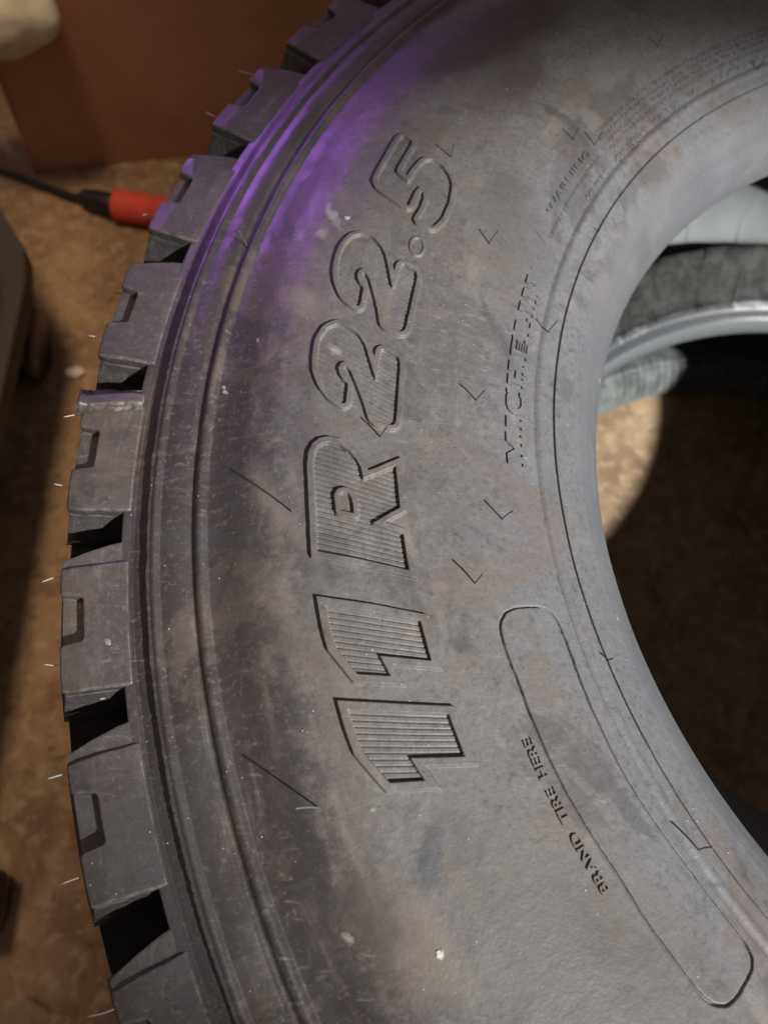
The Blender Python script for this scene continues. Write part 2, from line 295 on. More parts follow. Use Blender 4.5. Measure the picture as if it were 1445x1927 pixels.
G = {
 'one_a': [[418.42,196.279],[383.3,197.964],[383.1,200.352],[402.27,199.462],[400.15,200.75],[411.93,200.255],[417.77,198.344],[418.29,197.366]],
 'one_b': [[418.18,190.683],[400.93,191.499],[383.52,192.438],[383.46,194.816],[402.23,193.922],[400.25,195.129],[411.78,194.609],[417.62,192.908],[418.09,191.936]],
 'R': [[418.53,187.522],[418.01,185.663],[417.96,183.83],[418.3,182.224],[417.93,181.553],[416.53,181.118],[414.67,180.895],[411.86,180.829],[407.46,180.984],[403.7,181.383],[400.92,181.874],[398.84,182.47],[398.0,183.287],[391.13,182.863],[384.01,182.325],[383.8,183.447],[383.63,185.178],[395.58,186.118],[389.79,186.555],[383.65,186.965],[383.76,189.258],[401.05,188.346]],
 'R_hole': [[410.0,185.454],[410.19,184.838],[410.43,184.178],[408.78,183.813],[406.0,183.741],[402.97,183.869],[401.12,184.338],[400.48,184.918],[400.78,185.867]],
 'two_a': [[405.46,178.221],[405.2,176.642],[407.61,176.415],[409.29,176.03],[410.28,175.549],[409.23,175.172],[406.89,175.03],[404.33,175.191],[402.37,175.539],[399.01,176.582],[395.2,177.946],[392.67,179.212],[383.6,179.421],[383.02,177.486],[383.03,174.15],[392.04,173.693],[392.44,174.737],[392.85,176.124],[393.72,175.972],[396.8,174.729],[399.64,173.645],[403.78,172.828],[408.95,172.417],[413.8,172.339],[417.47,172.698],[419.87,173.586],[419.82,174.797],[418.79,175.864],[415.86,176.793],[411.52,177.604]],
 'two_b': [[405.11,170.773],[405.49,169.13],[407.5,168.918],[409.24,168.535],[409.99,168.176],[409.7,167.782],[407.82,167.532],[404.63,167.669],[401.46,168.197],[397.9,169.318],[394.61,170.498],[392.08,171.854],[382.78,172.079],[382.34,169.511],[382.53,166.749],[391.06,166.364],[391.15,167.445],[391.41,168.577],[392.95,168.531],[396.29,167.227],[399.68,166.12],[403.54,165.382],[408.42,164.831],[413.6,164.804],[417.42,165.126],[419.69,165.894],[420.25,166.91],[419.28,168.081],[417.29,168.985],[413.43,169.935],[409.83,170.366]],
 'five': [[418.26,155.058],[411.11,155.368],[411.14,156.999],[411.2,158.573],[406.87,158.9],[402.39,159.166],[401.91,157.903],[400.37,156.684],[397.14,156.315],[391.62,156.502],[386.55,157.053],[382.55,157.833],[379.99,159.585],[380.16,161.24],[382.61,162.357],[390.72,162.306],[389.4,161.039],[389.84,160.005],[391.56,159.453],[394.26,159.107],[396.64,159.121],[397.77,159.77],[397.59,160.553],[397.56,161.359],[417.91,160.146],[417.78,157.61]],
 'dot': [[384.23,164.237],[383.97,164.497],[384.11,164.741],[384.63,164.93],[385.44,165.037],[386.41,165.046],[387.41,164.956],[388.27,164.781],[388.88,164.549],[389.15,164.292],[389.03,164.051],[388.53,163.86],[387.74,163.75],[386.76,163.738],[385.74,163.826],[384.85,164.001]],
 'pill': [[351.59,193.612],[352.21,194.502],[352.2,195.843],[351.67,197.11],[352.09,199.7],[352.24,202.074],[352.02,204.432],[351.05,206.986],[349.91,209.549],[350.41,212.436],[349.98,214.919],[349.97,216.868],[348.5,217.716],[344.9,218.295],[339.33,218.497],[327.77,218.396],[324.09,218.0],[322.64,217.259],[322.51,215.562],[322.68,212.505],[324.1,208.766],[325.29,205.831],[325.23,202.593],[324.99,200.087],[324.56,198.138],[323.85,195.847],[324.63,193.894],[326.59,192.941],[330.88,192.476],[337.03,192.384],[341.99,192.369],[347.29,192.601],[350.51,193.18]],
}
UR = .40
def uv(p): return np.array([[math.radians(t)*UR, r/1000] for r, t in p])
def sdf(u, v, P):                                # signed distance to polygon (inside negative)
    d2 = np.full(u.shape, 1e9); ins = np.zeros(u.shape, bool); n = len(P)
    for i in range(n):
        a = P[i]; b = P[(i+1) % n]; e = b-a; wx = u-a[0]; wy = v-a[1]
        t = np.clip((wx*e[0]+wy*e[1])/(e@e), 0, 1)
        d2 = np.minimum(d2, (wx-e[0]*t)**2+(wy-e[1]*t)**2)
        c = ((a[1] > v) != (b[1] > v)); 
        if e[1] != 0: ins ^= c & (u < (v-a[1])*e[0]/e[1]+a[0])
    return np.where(ins, -1, 1)*np.sqrt(d2)
def round_poly(P, it=1):
    for _ in range(it):
        Q = []
        for i in range(len(P)):
            a, b = P[i], P[(i+1) % len(P)]; Q += [a*.85+b*.15, a*.15+b*.85]
        P = np.array(Q)
    return P
GLY = [('one_a', .0036, 18.5), ('one_b', .0036, 19.5), ('R', .0032, 20), ('two_a', .0029, 26), ('two_b', .0029, 28), ('dot', .0019, 18), ('five', .0029, 30)]
def offset_poly(P, d):
    A = sum(P[i-1][0]*P[i][1]-P[i][0]*P[i-1][1] for i in range(len(P))); sg = 1 if A > 0 else -1; Q = []
    for i in range(len(P)):
        e1 = P[i]-P[i-1]; e2 = P[(i+1) % len(P)]-P[i]; e1 = e1/np.hypot(*e1); e2 = e2/np.hypot(*e2)
        nn = np.array([e1[1]+e2[1], -e1[0]-e2[0]])*sg; L = (nn@nn)/2; Q.append(P[i]+nn*d/max(L, .5))
    return np.array(Q)
def numerals(r, th):
    """relief and owner index for every grid point"""
    u = th*UR; v = r; dz = np.zeros(r.shape); own = np.full(r.shape, -1)
    for i, (g, fw, ang) in enumerate(GLY):
        P = uv(G[g]); 
        lo = P.min(0)-.008; hi = P.max(0)+.008
        mk = (u > lo[0]) & (u < hi[0]) & (v > lo[1]) & (v < hi[1]); iu = u[mk]; iv = v[mk]
        sharp = g in ('one_a', 'one_b', 'R')
        if not sharp: P = round_poly(P, 2)
        d = sdf(iu, iv, P); dout = sdf(iu, iv, offset_poly(P, fw)) if sharp else d-fw
        if g == 'R':
            dh = sdf(iu, iv, round_poly(uv(G['R_hole']), 2)); d = np.maximum(d, -dh); dout = np.where(dh < 0, -dh-.0026, dout)
        a = math.radians(ang); s = iu*math.cos(a)+iv*math.sin(a)
        ph = (s/.0022) % 1.0; rib = np.clip(np.abs(ph-.5)*2/.30, 0, 1); rib = rib*rib*(3-2*rib)
        inside = np.clip(-d/.0004, 0, 1); frame = np.clip(d/.0004+.5, 0, 1)*np.clip(-dout/.00045, 0, 1)
        frame = frame*frame*(3-2*frame)
        if g == 'dot': z = .0009*frame+.0002*inside
        else: am = 1.0 if sharp else .62; z = (.0019 if sharp else .0017)*frame+inside*(-.0008*am+.0008*am*rib)
        dz[mk] = np.maximum(np.where(np.abs(z) > np.abs(dz[mk]), z, dz[mk]), -.001)
        o = own[mk]; o[(d < fw+.0010) | (dout < .0010)] = i; own[mk] = o
    return dz, own
def pill(r, th):
    P = uv(G['pill']); d = np.abs(sdf(th*UR, r, round_poly(P, 2)))
    return -.0016*np.clip(1-(d/.00062)**2, 0, 1)

def patch(rv, tv, extra=None):
    r, th = np.meshgrid(rv, np.radians(tv), indexing='ij'); z = H(r, th)
    own = None
    if extra == 'num': dz, own = numerals(r, th); z = z+dz
    if extra == 'pill': z = z+pill(r, th)
    return np.stack([r*np.cos(th), r*np.sin(th), z], -1), own
def seg(*parts):
    out = []
    for a, b, st in parts:
        k = max(1, round((b-a)/st)); out += list(np.linspace(a, b, k+1)[:-1])
    return out+[parts[-1][1]]
RB = (.376, .426); RP = (.318, .357)
rv = np.array(sorted(set(np.round(seg((.2750,.3055,.0010),(.3055,.3095,.00025),(.3095,.318,.0006),(.318,.357,.0010),(.357,.376,.0012),(.376,.426,.0010),(.426,.462,.0010),(.462,.4965,.0004)), 6))))
tv = np.array(seg((225-360, 110, 2.0), (110, 225, .1)))[:-1]
V, _ = patch(rv, tv); nr, nt_ = len(rv), len(tv)
Fg = grid_faces(nr, nt_, True)
rm = ((rv[:-1]+rv[1:])/2)[:, None]; tm = (tv+.05)[None, :]
TB = (151.0, 204.6); TP = (190.0, 221.0)
drop = ((rm > RB[0]) & (rm < RB[1]) & (tm > TB[0]) & (tm < TB[1])) | ((rm > RP[0]) & (rm < RP[1]) & (tm > TP[0]) & (tm < TP[1]))
F1 = Fg[~drop]
V1 = V.reshape(-1, 3)
Vb, own = patch(np.linspace(RB[0], RB[1], 181), np.arange(0, 1341)*.04+TB[0], 'num')
Fb = grid_faces(*Vb.shape[:2])
oc = own[:-1, :-1]
Vb = Vb.reshape(-1, 3)
Vp, _ = patch(np.linspace(RP[0], RP[1], 118), np.arange(0, 621)*.05+TP[0], 'pill'); Fp = grid_faces(*Vp.shape[:2]).reshape(-1, 4); Vp = Vp.reshape(-1, 3)

TY = root('truck_tyre', (0, 0, ZC-.15), 'upper truck tyre, its grey sidewall facing up with large raised size figures', 'tyre')
OFF = (0, 0, .15)
Fbase = Fb[oc < 0]
Vall = np.concatenate([V1, Vb, Vp]); Fall = np.concatenate([F1, Fbase+len(V1), Fp+len(V1)+len(Vb)])
# drop vertices that no face uses
used = np.unique(Fall); mp = np.full(len(Vall), -1); mp[used] = np.arange(len(used))
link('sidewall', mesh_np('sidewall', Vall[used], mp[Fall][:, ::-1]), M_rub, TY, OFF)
NAMES = dict(one_a='raised figure 1, first of the size marking', one_b='raised figure 1, second of the size marking', R='raised capital R with ribbed face', two_a='raised figure 2 next to the R', two_b='raised figure 2 next to the decimal point', dot='raised decimal point', five='raised figure 5')
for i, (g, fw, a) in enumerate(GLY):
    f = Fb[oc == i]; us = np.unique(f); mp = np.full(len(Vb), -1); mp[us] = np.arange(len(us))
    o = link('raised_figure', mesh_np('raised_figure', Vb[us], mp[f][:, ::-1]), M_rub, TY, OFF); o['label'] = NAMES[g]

# ---------------------------------------------------------------- other half of the casing, seen through the hole
TH = np.array(seg((140-360, 70, 2.0), (70, 140, .12)))[:-1]
inner = [(.2750,.080),(.2752,.0755),(.278,.072),(.285,.073),(.31,.090),(.35,.112),(.40,.122),(.44,.118),(.475,.095),(.488,.06),(.493,.02),(.490,-.02),(.484,-.035),(.470,-.060),(.447,-.090),(.422,-.114),(.402,-.130),(.388,-.137),(.372,-.138),(.360,-.130),(.353,-.112),(.348,-.096),(.342,-.0905),(.334,-.094),(.324,-.104),(.313,-.1145),(.304,-.120),(.299,-.1215),(.2955,-.124),(.2925,-.129),(.2900,-.1305),(.2880,-.134),(.2868,-.139),(.2868,-.145),(.2885,-.148)]
def refine(P, n, k=2):
    P = [Vector((a, b, 0)) for a, b in P]
    P = smooth_pts(P, k); return [(p.x, p.y) for p in P]
LTH = [112.6, 104.6, 97.2, 89.5, 119.0, 82]
def liner_relief(r, z, th):
    t = np.degrees(th) % 360
    for i, c in enumerate(LTH):
        cc = c+ (r-.343)*(-60 if i % 2 else -75) + .5*np.sin(r*60+i)
        d = (t-cc)*np.pi/180*r
        k = np.clip(1-(d/.0009)**2, 0, 1)*np.clip((r-.300)/.004, 0, 1)
        z = z-.0024*k*np.where(r < .36, 1, -1)
    z = z+.0012*vnoise(t*.35, 21)*np.clip((r-.30)/.01, 0, 1)
    lf = np.clip((r-.2890)/.003, 0, 1)*np.clip((.3050-r)/.006, 0, 1)*(z < -.1)
    z = z+.0022*lf*np.sin(th*3.1+1.2)
    return r, z
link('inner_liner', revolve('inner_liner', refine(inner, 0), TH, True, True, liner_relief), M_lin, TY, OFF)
lower = [(.2885,-.148),(.292,-.1482),(.31,-.148),(.36,-.1475),(.42,-.147),(.46,-.141),(.485,-.130),(.4965,-.1165),(.501,-.112),(.501,.1150),(.5000,.1154),(.4965,.1165)]
lp = []
for a, b in zip(lower, lower[1:]):
    k = 1 if abs(a[1]-b[1]) > .1 else 2
    lp += [(a[0]+(b[0]-a[0])*i/k, a[1]+(b[1]-a[1])*i/k) for i in range(k)]
link('lower_sidewall', revolve('lower_sidewall', lp+[lower[-1]], np.arange(0, 360, .5), True, True), M_blk, TY, OFF)

# tread: shoulder blocks one by one, the rest of the tread as a lugged ring
PITCH = 360/41; S0 = 165.6-PITCH*1
def pl(r, t, z): t = math.radians(t); return (r*math.cos(t), r*math.sin(t), z)
def block_bm(var):
    rnd = random.Random(var); bm = bmesh.new(); q = PITCH
    ri, ro = .4972, .5255
    def arc(r, a, b, k): return [(r, a+(b-a)*i/k) for i in range(k+1)]
    jit = lambda s: rnd.uniform(-s, s)
    # plan at the top: facet line .. next void, notch open to the outside
    n0, n1, rn = 4.25, 6.42, .5158
    e = q-.02
    inn = [(ri, 2.62), (ri, 4.5), (ri, 6.6), (ri, q+.0), (.5012, q+.0)]
    left = [(.5060, e-.02+jit(.03)), (.512, e-.07), (.518, e-.10+jit(.05)), (.5232, e-.14), (.5252, e-.22)]
    out = [(ro, 8.0), (ro, 7.2), (ro, n1+.12), (ro-.0015, n1), (rn+.001, n1-.06), (rn, n1-.16), (rn, 5.3), (rn, n0+.16), (rn+.001, n0+.02), (ro-.0012, n0-.14), (ro, n0-.28), (ro, 3.5)]
    right = [(ro, 2.85+jit(.05)), (.521, 2.80), (.513, 2.74+jit(.06)), (.505, 2.68)]
    plan = inn+left+out+right
    ZT = .1164
    def ring(pl_, z, f=None): return [bm.verts.new(pl(r, t, (z if f is None else f(r, t)))) for r, t in pl_]
    def inset(P, d):                              # crude inward offset for the worn edge
        k = len(P); out_ = []
        for i in range(k):
            a, b, c = P[i-1], P[i], P[(i+1) % k]
            def xy(p): return Vector((p[0], math.radians(p[1])*.51))
            A, B, Cc = xy(a), xy(b), xy(c); e1 = (B-A).normalized(); e2 = (Cc-B).normalized()
            nn = Vector((-e1.y, e1.x))+Vector((-e2.y, e2.x)); nn = nn.normalized()/max(.5, math.sqrt((1+e1.dot(e2))/2))
            Q = B+nn*d; out_.append((Q.x, math.degrees(Q.y/.51)))
        return out_
    zt = lambda r, t: ZT-.0012*max(0, (r-.5205)/.005)
    sgn = 1
    P2 = inset(plan, .0006)
    # pick the inset direction that shrinks the plan
    area = sum(a[0]*b[1]-a[1]*b[0] for a, b in zip(plan, plan[1:]+plan[:1]))
    area2 = sum(a[0]*b[1]-a[1]*b[0] for a, b in zip(P2, P2[1:]+P2[:1]))
    if abs(area2) > abs(area): P2 = inset(plan, -.0006); sgn = -1
    top = ring(P2, ZT, zt); rim = ring(plan, 0, lambda r, t: zt(r, t)-.0006); low = ring(plan, ZT-.0062)
    k = len(plan)
    for A, B in ((rim, top), (low, rim)):
        for i in range(k): bm.faces.new((A[i], A[(i+1) % k], B[(i+1) % k], B[i]))
    bm.faces.new(top)
    # body below: includes the pocket floor; draft opens towards the groove
    ZL = ZT-.0062
    body = [(ri, 1.55), (ri, 3.5), (ri, 5.2), (ri, 7.0), (ri, q), (.5012, q), (.507, e-.03), (.515, e-.08), (.5232, e-.13), (.5252, e-.20),
            (ro, 8.0), (ro, 7.2), (ro, 6.3), (ro, 5.4), (ro, 4.3), (ro, 3.5), (ro, 2.45), (.515, 2.05), (.505, 1.72)]
    b0 = ring(body, ZL-.0002); bot = []
    for r, t in body:
        f = min(1, max(0, (r-.5015)/.024))
        if t > e-.4: t = t+.10+.45*f
        if t < 2.5: t = t-.05
        bot.append((r+.007*f, t))
    b1 = ring(bot, .086); k = len(body)
    for i in range(k): bm.faces.new((b1[i], b1[(i+1) % k], b0[(i+1) % k], b0[i]))
    bm.faces.new(b0)
    # sloping facet from the void's edge up to the block face
    fa = [(ri, 1.55, ZL+.0050), (.505, 1.72, ZL+.0050), (.515, 2.05, ZL+.0048), (ro-.0006, 2.45, ZL+.0044)]
    fb = [(ri, 2.60, ZT-.0012), (.505, 2.68, ZT-.0012), (.513, 2.74, ZT-.0016), (ro-.0006, 2.85, ZT-.0022)]
    fc = [(r, t, ZL-.0004) for r, t, z in fa]
    A = [bm.verts.new(pl(*p)) for p in fa]; B = [bm.verts.new(pl(*p)) for p in fb]; Cv = [bm.verts.new(pl(*p)) for p in fc]; D = [bm.verts.new(pl(r, t, ZL-.0004)) for r, t, z in fb]
    for i in range(3):
        bm.faces.new((A[i], A[i+1], B[i+1], B[i])); bm.faces.new((Cv[i], Cv[i+1], A[i+1], A[i]))
    bm.faces.new((Cv[0], A[0], B[0], D[0])); bm.faces.new((Cv[3], D[3], B[3], A[3]))
    bmesh.ops.recalc_face_normals(bm, faces=bm.faces[:])
    bmesh.ops.triangulate(bm, faces=[f for f in bm.faces if len(f.verts) > 4])
    return bm
blk = [bm_mesh('tread_block', block_bm(v)) for v in range(5)]
for me in blk: me.materials.append(M_blk)
for k in range(41):
    o = bpy.data.objects.new('tread_block', blk[k % 5]); col.objects.link(o); o.parent = TY; o.location = OFF; o.rotation_euler = (0, 0, math.radians(S0+k*PITCH))
def lug_ring(r, z, th):
    t = np.degrees(th)/PITCH; a = (t+1.2*z/.1) % 1.0; b = (t+.5-1.2*z/.1) % 1.0
    g = np.where(z > 0, np.clip((np.abs(a-.5)-.12)/.03, 0, 1), np.clip((np.abs(b-.5)-.12)/.03, 0, 1))
    cg = np.clip((np.abs(z)-.006)/.002, 0, 1)*np.clip((np.abs(z-.030)-.004)/.002, 0, 1)
    g = np.where(z > .034, 1, g); cr = r+.012*(1-(z/.112)**2)
    return np.where(r > .51, .503+(cr-.503)*g*cg, r), z
zz = np.linspace(.083, -.112, 96)
link('tread_ring', revolve('tread_ring', [(.5005, .083)]+[(.5255, z) for z in zz]+[(.5005, -.112)], np.arange(0, 360, .4), True, True, lug_ring), M_groove_shade, TY, OFF)

# ---------------------------------------------------------------- small moulded marks
def wrap_bm(bm, th0, r0, raise_, flipdir=1):
    """x runs along the text (falling angle), y outwards; z is height above the local surface"""
    for v in bm.verts:
        r = r0+v.co.y; t = math.radians(th0)-v.co.x/r0
        v.co = Vector((r*math.cos(t), r*math.sin(t), float(h_loc(r, t))+v.co.z))
def h_loc(r, t): return H(np.array([r]), np.array([t]))[0]
def extrude_polys(polys, h, name, th0, r0, mt=M_rub):
    bm = bmesh.new()
    for P in polys:
        a = [bm.verts.new((x, y, -.0004)) for x, y in P]; b = [bm.verts.new((x, y, h)) for x, y in P]; k = len(P)
        bm.faces.new(b)
        for i in range(k): bm.faces.new((a[i], a[(i+1) % k], b[(i+1) % k], b[i]))
    bmesh.ops.recalc_face_normals(bm, faces=bm.faces[:])
    bmesh.ops.triangulate(bm, faces=[f for f in bm.faces if len(f.verts) > 4])
    wrap_bm(bm, th0, r0, 0)
    o = link(name, bm_mesh(name, bm), mt, TY, OFF); return o
sw, sv = .30, .20   # slab serif letter, unit square
LET = {
 'M': [[(0,0),(.36,0),(.36,.2),(.27,.2),(.27,.62),(.46,.22),(.54,.22),(.73,.62),(.73,.2),(.64,.2),(.64,0),(1,0),(1,.2),(.92,.2),(.92,.8),(1,.8),(1,1),(.70,1),(.5,.58),(.30,1),(0,1),(0,.8),(.08,.8),(.08,.2),(0,.2)]],
 'I': [[(0,0),(1,0),(1,.2),(.76,.2),(.76,.8),(1,.8),(1,1),(0,1),(0,.8),(.24,.8),(.24,.2),(0,.2)]],
 'C': [[(1,.30),(.82,.30),(.70,.2),(.42,.2),(.28,.36),(.28,.64),(.42,.8),(.70,.8),(.80,.68),(1,.68),(1,1),(.84,1),(.80,.94),(.68,1),(.34,1),(.12,.88),(.02,.66),(.02,.34),(.12,.12),(.34,0),(.74,0),(.94,.10)]],
 'H': [[(0,0),(.42,0),(.42,.2),(.32,.2),(.32,.42),(.68,.42),(.68,.2),(.58,.2),(.58,0),(1,0),(1,.2),(.90,.2),(.90,.8),(1,.8),(1,1),(.58,1),(.58,.8),(.68,.8),(.68,.6),(.32,.6),(.32,.8),(.42,.8),(.42,1),(0,1),(0,.8),(.10,.8),(.10,.2),(0,.2)]],
 'E': [[(0,0),(1,0),(1,.32),(.82,.32),(.82,.16),(.34,.16),(.34,.84),(.82,.84),(.82,.70),(1,.70),(1,1),(0,1),(0,.84),(.12,.84),(.12,.16),(0,.16)], [(.36,.64),(.78,.64),(.78,.71),(.36,.71)], [(.36,.50),(.78,.50),(.78,.57),(.36,.57)], [(.36,.36),(.78,.36),(.78,.43),(.36,.43)], [(.36,.23),(.78,.23),(.78,.30),(.36,.30)]],
 'L': [[(0,0),(1,0),(1,.42),(.82,.42),(.82,.2),(.46,.2),(.46,.8),(.60,.8),(.60,1),(0,1),(0,.8),(.14,.8),(.14,.2),(0,.2)]],
 'N': [[(0,0),(.38,0),(.38,.2),(.28,.2),(.28,.70),(.72,0),(.92,0),(.92,.8),(1,.8),(1,1),(.62,1),(.62,.8),(.74,.8),(.74,.38),(.36,1),(0,1),(0,.8),(.10,.8),(.10,.2),(0,.2)]],
}
for ch, t0, t1 in (('M',181.05,178.35),('I',177.8,176.85),('C',176.55,174.3),('H',173.8,171.6),('E',170.98,169.05),('L',168.45,166.75),('I',166.35,165.35),('N',164.8,162.4)):
    wd = math.radians(t0-t1)*.328; r0 = .3233+(181-t0)*-.00009
    o = extrude_polys([[(x*wd, y*.0094) for x, y in P] for P in LET[ch]], .0011, 'raised_letter', t0, r0); o['label'] = 'raised slab letter '+ch
def text(s, th0, th1, r_base, hgt, rise, label=None, name='raised_lettering', bold=0.0):
    cu = bpy.data.curves.new('t', 'FONT'); cu.body = s; cu.size = 1; cu.resolution_u = 2; cu.extrude = .01; cu.offset = bold
    to = bpy.data.objects.new('t', cu); col.objects.link(to); bpy.context.view_layer.update()
    dg = bpy.context.evaluated_depsgraph_get(); me = bpy.data.meshes.new_from_object(to.evaluated_get(dg))
    bpy.data.objects.remove(to); bm = bmesh.new(); bm.from_mesh(me)
    xs = [v.co.x for v in bm.verts]; x0, x1 = min(xs), max(xs)
    sx = math.radians(th0-th1)*r_base/(x1-x0); sy = hgt/.70
    for v in bm.verts: v.co = Vector(((v.co.x-x0)*sx, v.co.y*sy, rise if v.co.z > 0 else -.0004))
    wrap_bm(bm, th0, r_base, 0)
    o = link(name, bm_mesh(name, bm), M_rub, TY, OFF)
    if label: o['label'] = label
    return o
text('BRAND  TIRE  HERE', 209.95, 200.7, .3555, 0.0038, .0009, 'small raised words BRAND TIRE HERE', bold=.012)
text('WARNING', 154.9, 146.0, .3313, .0036, .0008, 'raised word WARNING', bold=.01)
text('SERIOUS INJURY MAY RESULT FROM:', 157.2, 145.3, .3262, .0019, .00040, bold=.012)
text("CONSULT", 150.7, 145.9, .3180, .0032, .0005)
text("OWNER'S", 144.2, 138.2, .3176, .0037, .0005); text("MANUAL", 137.1, 132.3, .3179, .0037, .0005)
text("FOR", 130.9, 128.5, .3180, .0037, .0005); text("ADDITIONAL", 127.4, 119.7, .3183, .0037, .0005); text("SAFETY", 118.1, 113.0, .3185, .0037, .0005)
rows = ["\u2022 TIRE FAILURE DUE TO UNDERINFLATION/OVERLOADING/MISAPPLICATION", "  FOLLOW OWNER'S MANUAL AND PLACARD IN VEHICLE. CHECK PRESSURE", "\u2022 EXPLOSION OF TIRE/RIM ASSEMBLY DUE TO IMPROPER MOUNTING", "  ONLY TRAINED PERSONS SHOULD MOUNT. USE SAFETY CAGE AND CLIP-ON"]
for i, s in enumerate(rows): text(s, 144.0-.1*i, 112.5, .3350-.0035*i, .0021, .00042, bold=.012)
text('00 11 01', 169.8, 165.4, .2920, .0022, .0002)
# warning triangle, letter i-like mark inside
Wt = .0075
extrude_polys([[(0,0),(Wt,0),(Wt/2,.0080)]], .00035, 'raised_triangle', 158.2, .3285)['label'] = 'raised warning triangle'
# registered mark
reg = [(math.cos(a)*.0008+.0008, math.sin(a)*.0008+.0008) for a in np.linspace(0, 2*math.pi, 13)[:-1]]
extrude_polys([reg], .0004, 'raised_mark', 161.6, .3296)

# rubber whiskers left by the mould vents
HA, SH = [[[[-0.3465,0.0233,0.137],[-0.3447,0.0205,0.1506]],[[-0.3372,-0.0338,0.1344],[-0.3356,-0.0363,0.149]],[[-0.3513,-0.0648,0.1394],[-0.3505,-0.0656,0.1534]],[[-0.336,0.113,0.1387],[-0.3334,0.1118,0.1498]],[[-0.3066,0.0707,0.1253],[-0.3051,0.0683,0.1389]],[[-0.3902,-0.0014,0.144],[-0.3879,-0.0037,0.1577]],[[-0.4263,-0.0364,0.1417],[-0.4265,-0.0405,0.1644]],[[-0.2285,0.2678,0.1381],[-0.2287,0.2665,0.1472]],[[-0.3539,0.1638,0.144],[-0.3538,0.162,0.1549]],[[-0.2679,-0.164,0.1251],[-0.2681,-0.1635,0.1386]],[[-0.4114,-0.1507,0.1386],[-0.4191,-0.1523,0.1549]],[[-0.2855,0.1911,0.136],[-0.2849,0.1889,0.1463]],[[-0.2726,0.192,0.1326],[-0.2714,0.1897,0.1448]],[[-0.1802,0.228,0.1102],[-0.1804,0.231,0.1132]],[[-0.293,-0.0909,0.1216],[-0.2931,-0.0917,0.1277]],[[-0.2725,0.1409,0.1216],[-0.2727,0.1393,0.1263]],[[-0.1622,0.2705,0.1257],[-0.1617,0.2692,0.1344]],[[-0.4552,0.1149,0.1257],[-0.4584,0.1119,0.1393]]],[[[-0.5274,-0.0127,0.108],[-0.5337,-0.0129,0.108]],[[-0.5253,-0.0563,0.108],[-0.5318,-0.0567,0.108]],[[-0.5198,-0.0937,0.108],[-0.5252,-0.0944,0.108]],[[-0.5102,-0.1368,0.108],[-0.5161,-0.1379,0.108]],[[-0.4991,-0.1744,0.108],[-0.5054,-0.1755,0.108]],[[-0.4842,-0.2173,0.108],[-0.4898,-0.2188,0.108]],[[-0.5239,-0.0346,0.108],[-0.5282,-0.035,0.108]],[[-0.5208,-0.0768,0.108],[-0.5242,-0.0771,0.108]],[[-0.5136,-0.1108,0.108],[-0.517,-0.1115,0.108]],[[-0.5042,-0.1531,0.108],[-0.5069,-0.1535,0.108]],[[-0.4924,-0.1884,0.108],[-0.4957,-0.1895,0.108]],[[-0.5186,0.1062,0.108],[-0.5251,0.1058,0.108]],[[-0.5233,0.0687,0.108],[-0.5309,0.0688,0.108]],[[-0.5282,0.0242,0.108],[-0.535,0.0242,0.108]],[[-0.4932,0.1841,0.108],[-0.5004,0.1838,0.108]],[[-0.5065,0.1484,0.108],[-0.514,0.1489,0.108]],[[-0.4633,0.26,0.108],[-0.4712,0.2619,0.108]],[[-0.482,0.2237,0.108],[-0.4873,0.2254,0.108]],[[-0.5058,0.1198,0.108],[-0.5115,0.1201,0.108]],[[-0.5199,0.0434,0.108],[-0.5254,0.0437,0.108]],[[-0.4449,0.2971,0.108],[-0.4498,0.299,0.108]]]]
for j, (b, t) in enumerate(HA):
    b, t = Vector(b), Vector(t); bm = bmesh.new(); r = math.hypot(b.x, b.y); b.z = float(h_loc(r, math.atan2(b.y, b.x)))-.0005
    mid = b.lerp(t, .55)+Vector((random.Random(j).uniform(-.0004, .0004), .0004, 0))
    tube(bm, smooth_pts([b, mid, t], 1), [.00062, .00042, .0004, .00034, .00028][:4] if False else .00036, 6)
    link('rubber_whisker', bm_mesh('rubber_whisker', bm, True), M_hair, TY, OFF)
for j, (b, t) in enumerate(SH):
    b, t = Vector(b), Vector(t); rb = math.hypot(b.x, b.y); k = .5235/rb; b0 = Vector((b.x*k, b.y*k, .1075)); bm = bmesh.new()
    t = b0+(t-b)*1.05+Vector((b.x, b.y, 0)).normalized()*max(0, rb-.5235)
    pale = j < 6 or j in (12, 13, 14, 15, 16, 17)
    if not pale: b0.z -= .012; t.z -= .012
    tube(bm, smooth_pts([b0, b0.lerp(t, .5)+Vector((0, .0006*math.sin(j*2.1), .0006)), t+Vector((0, .0011*math.sin(j*3.7+1), .0008*math.cos(j*2.3)))], 1), .00030, 6)
    link('tread_whisker', bm_mesh('tread_whisker', bm, True), M_hair_lit if pale else M_hair, TY, OFF)
# torn mould flash along the outer rib
def flash():
    t = np.radians(np.arange(120, 232, .05)); n = len(t)
    a = .4885+.00015*vnoise(t*900, 31)+.0001*vnoise(t*260, 32)+.00015*vnoise(t*90, 33)
    hgt = .00005+.00022*np.clip(vnoise(t*60, 34)+.4, 0, 1.3)
    rows_ = []
    for dr, dz in ((0, 1), (.00035, .5), (.0005, -1.5)):
        r = a+dr; z = H(np.full(n, .4878), t)+hgt*dz; rows_.append(np.stack([r*np.cos(t), r*np.sin(t), z], -1))
    r = np.full(n, .4872); rows_.insert(0, np.stack([r*np.cos(t), r*np.sin(t), H(r, t)-.0002], -1))
    V_ = np.stack(rows_); return mesh_np('mould_flash', V_.reshape(-1, 3), grid_faces(4, n).reshape(-1, 4)[:, ::-1])
o = link('mould_flash', flash(), M_rub, TY, OFF); o['label'] = 'thin ragged pale line of rubber flash on the outer rib'
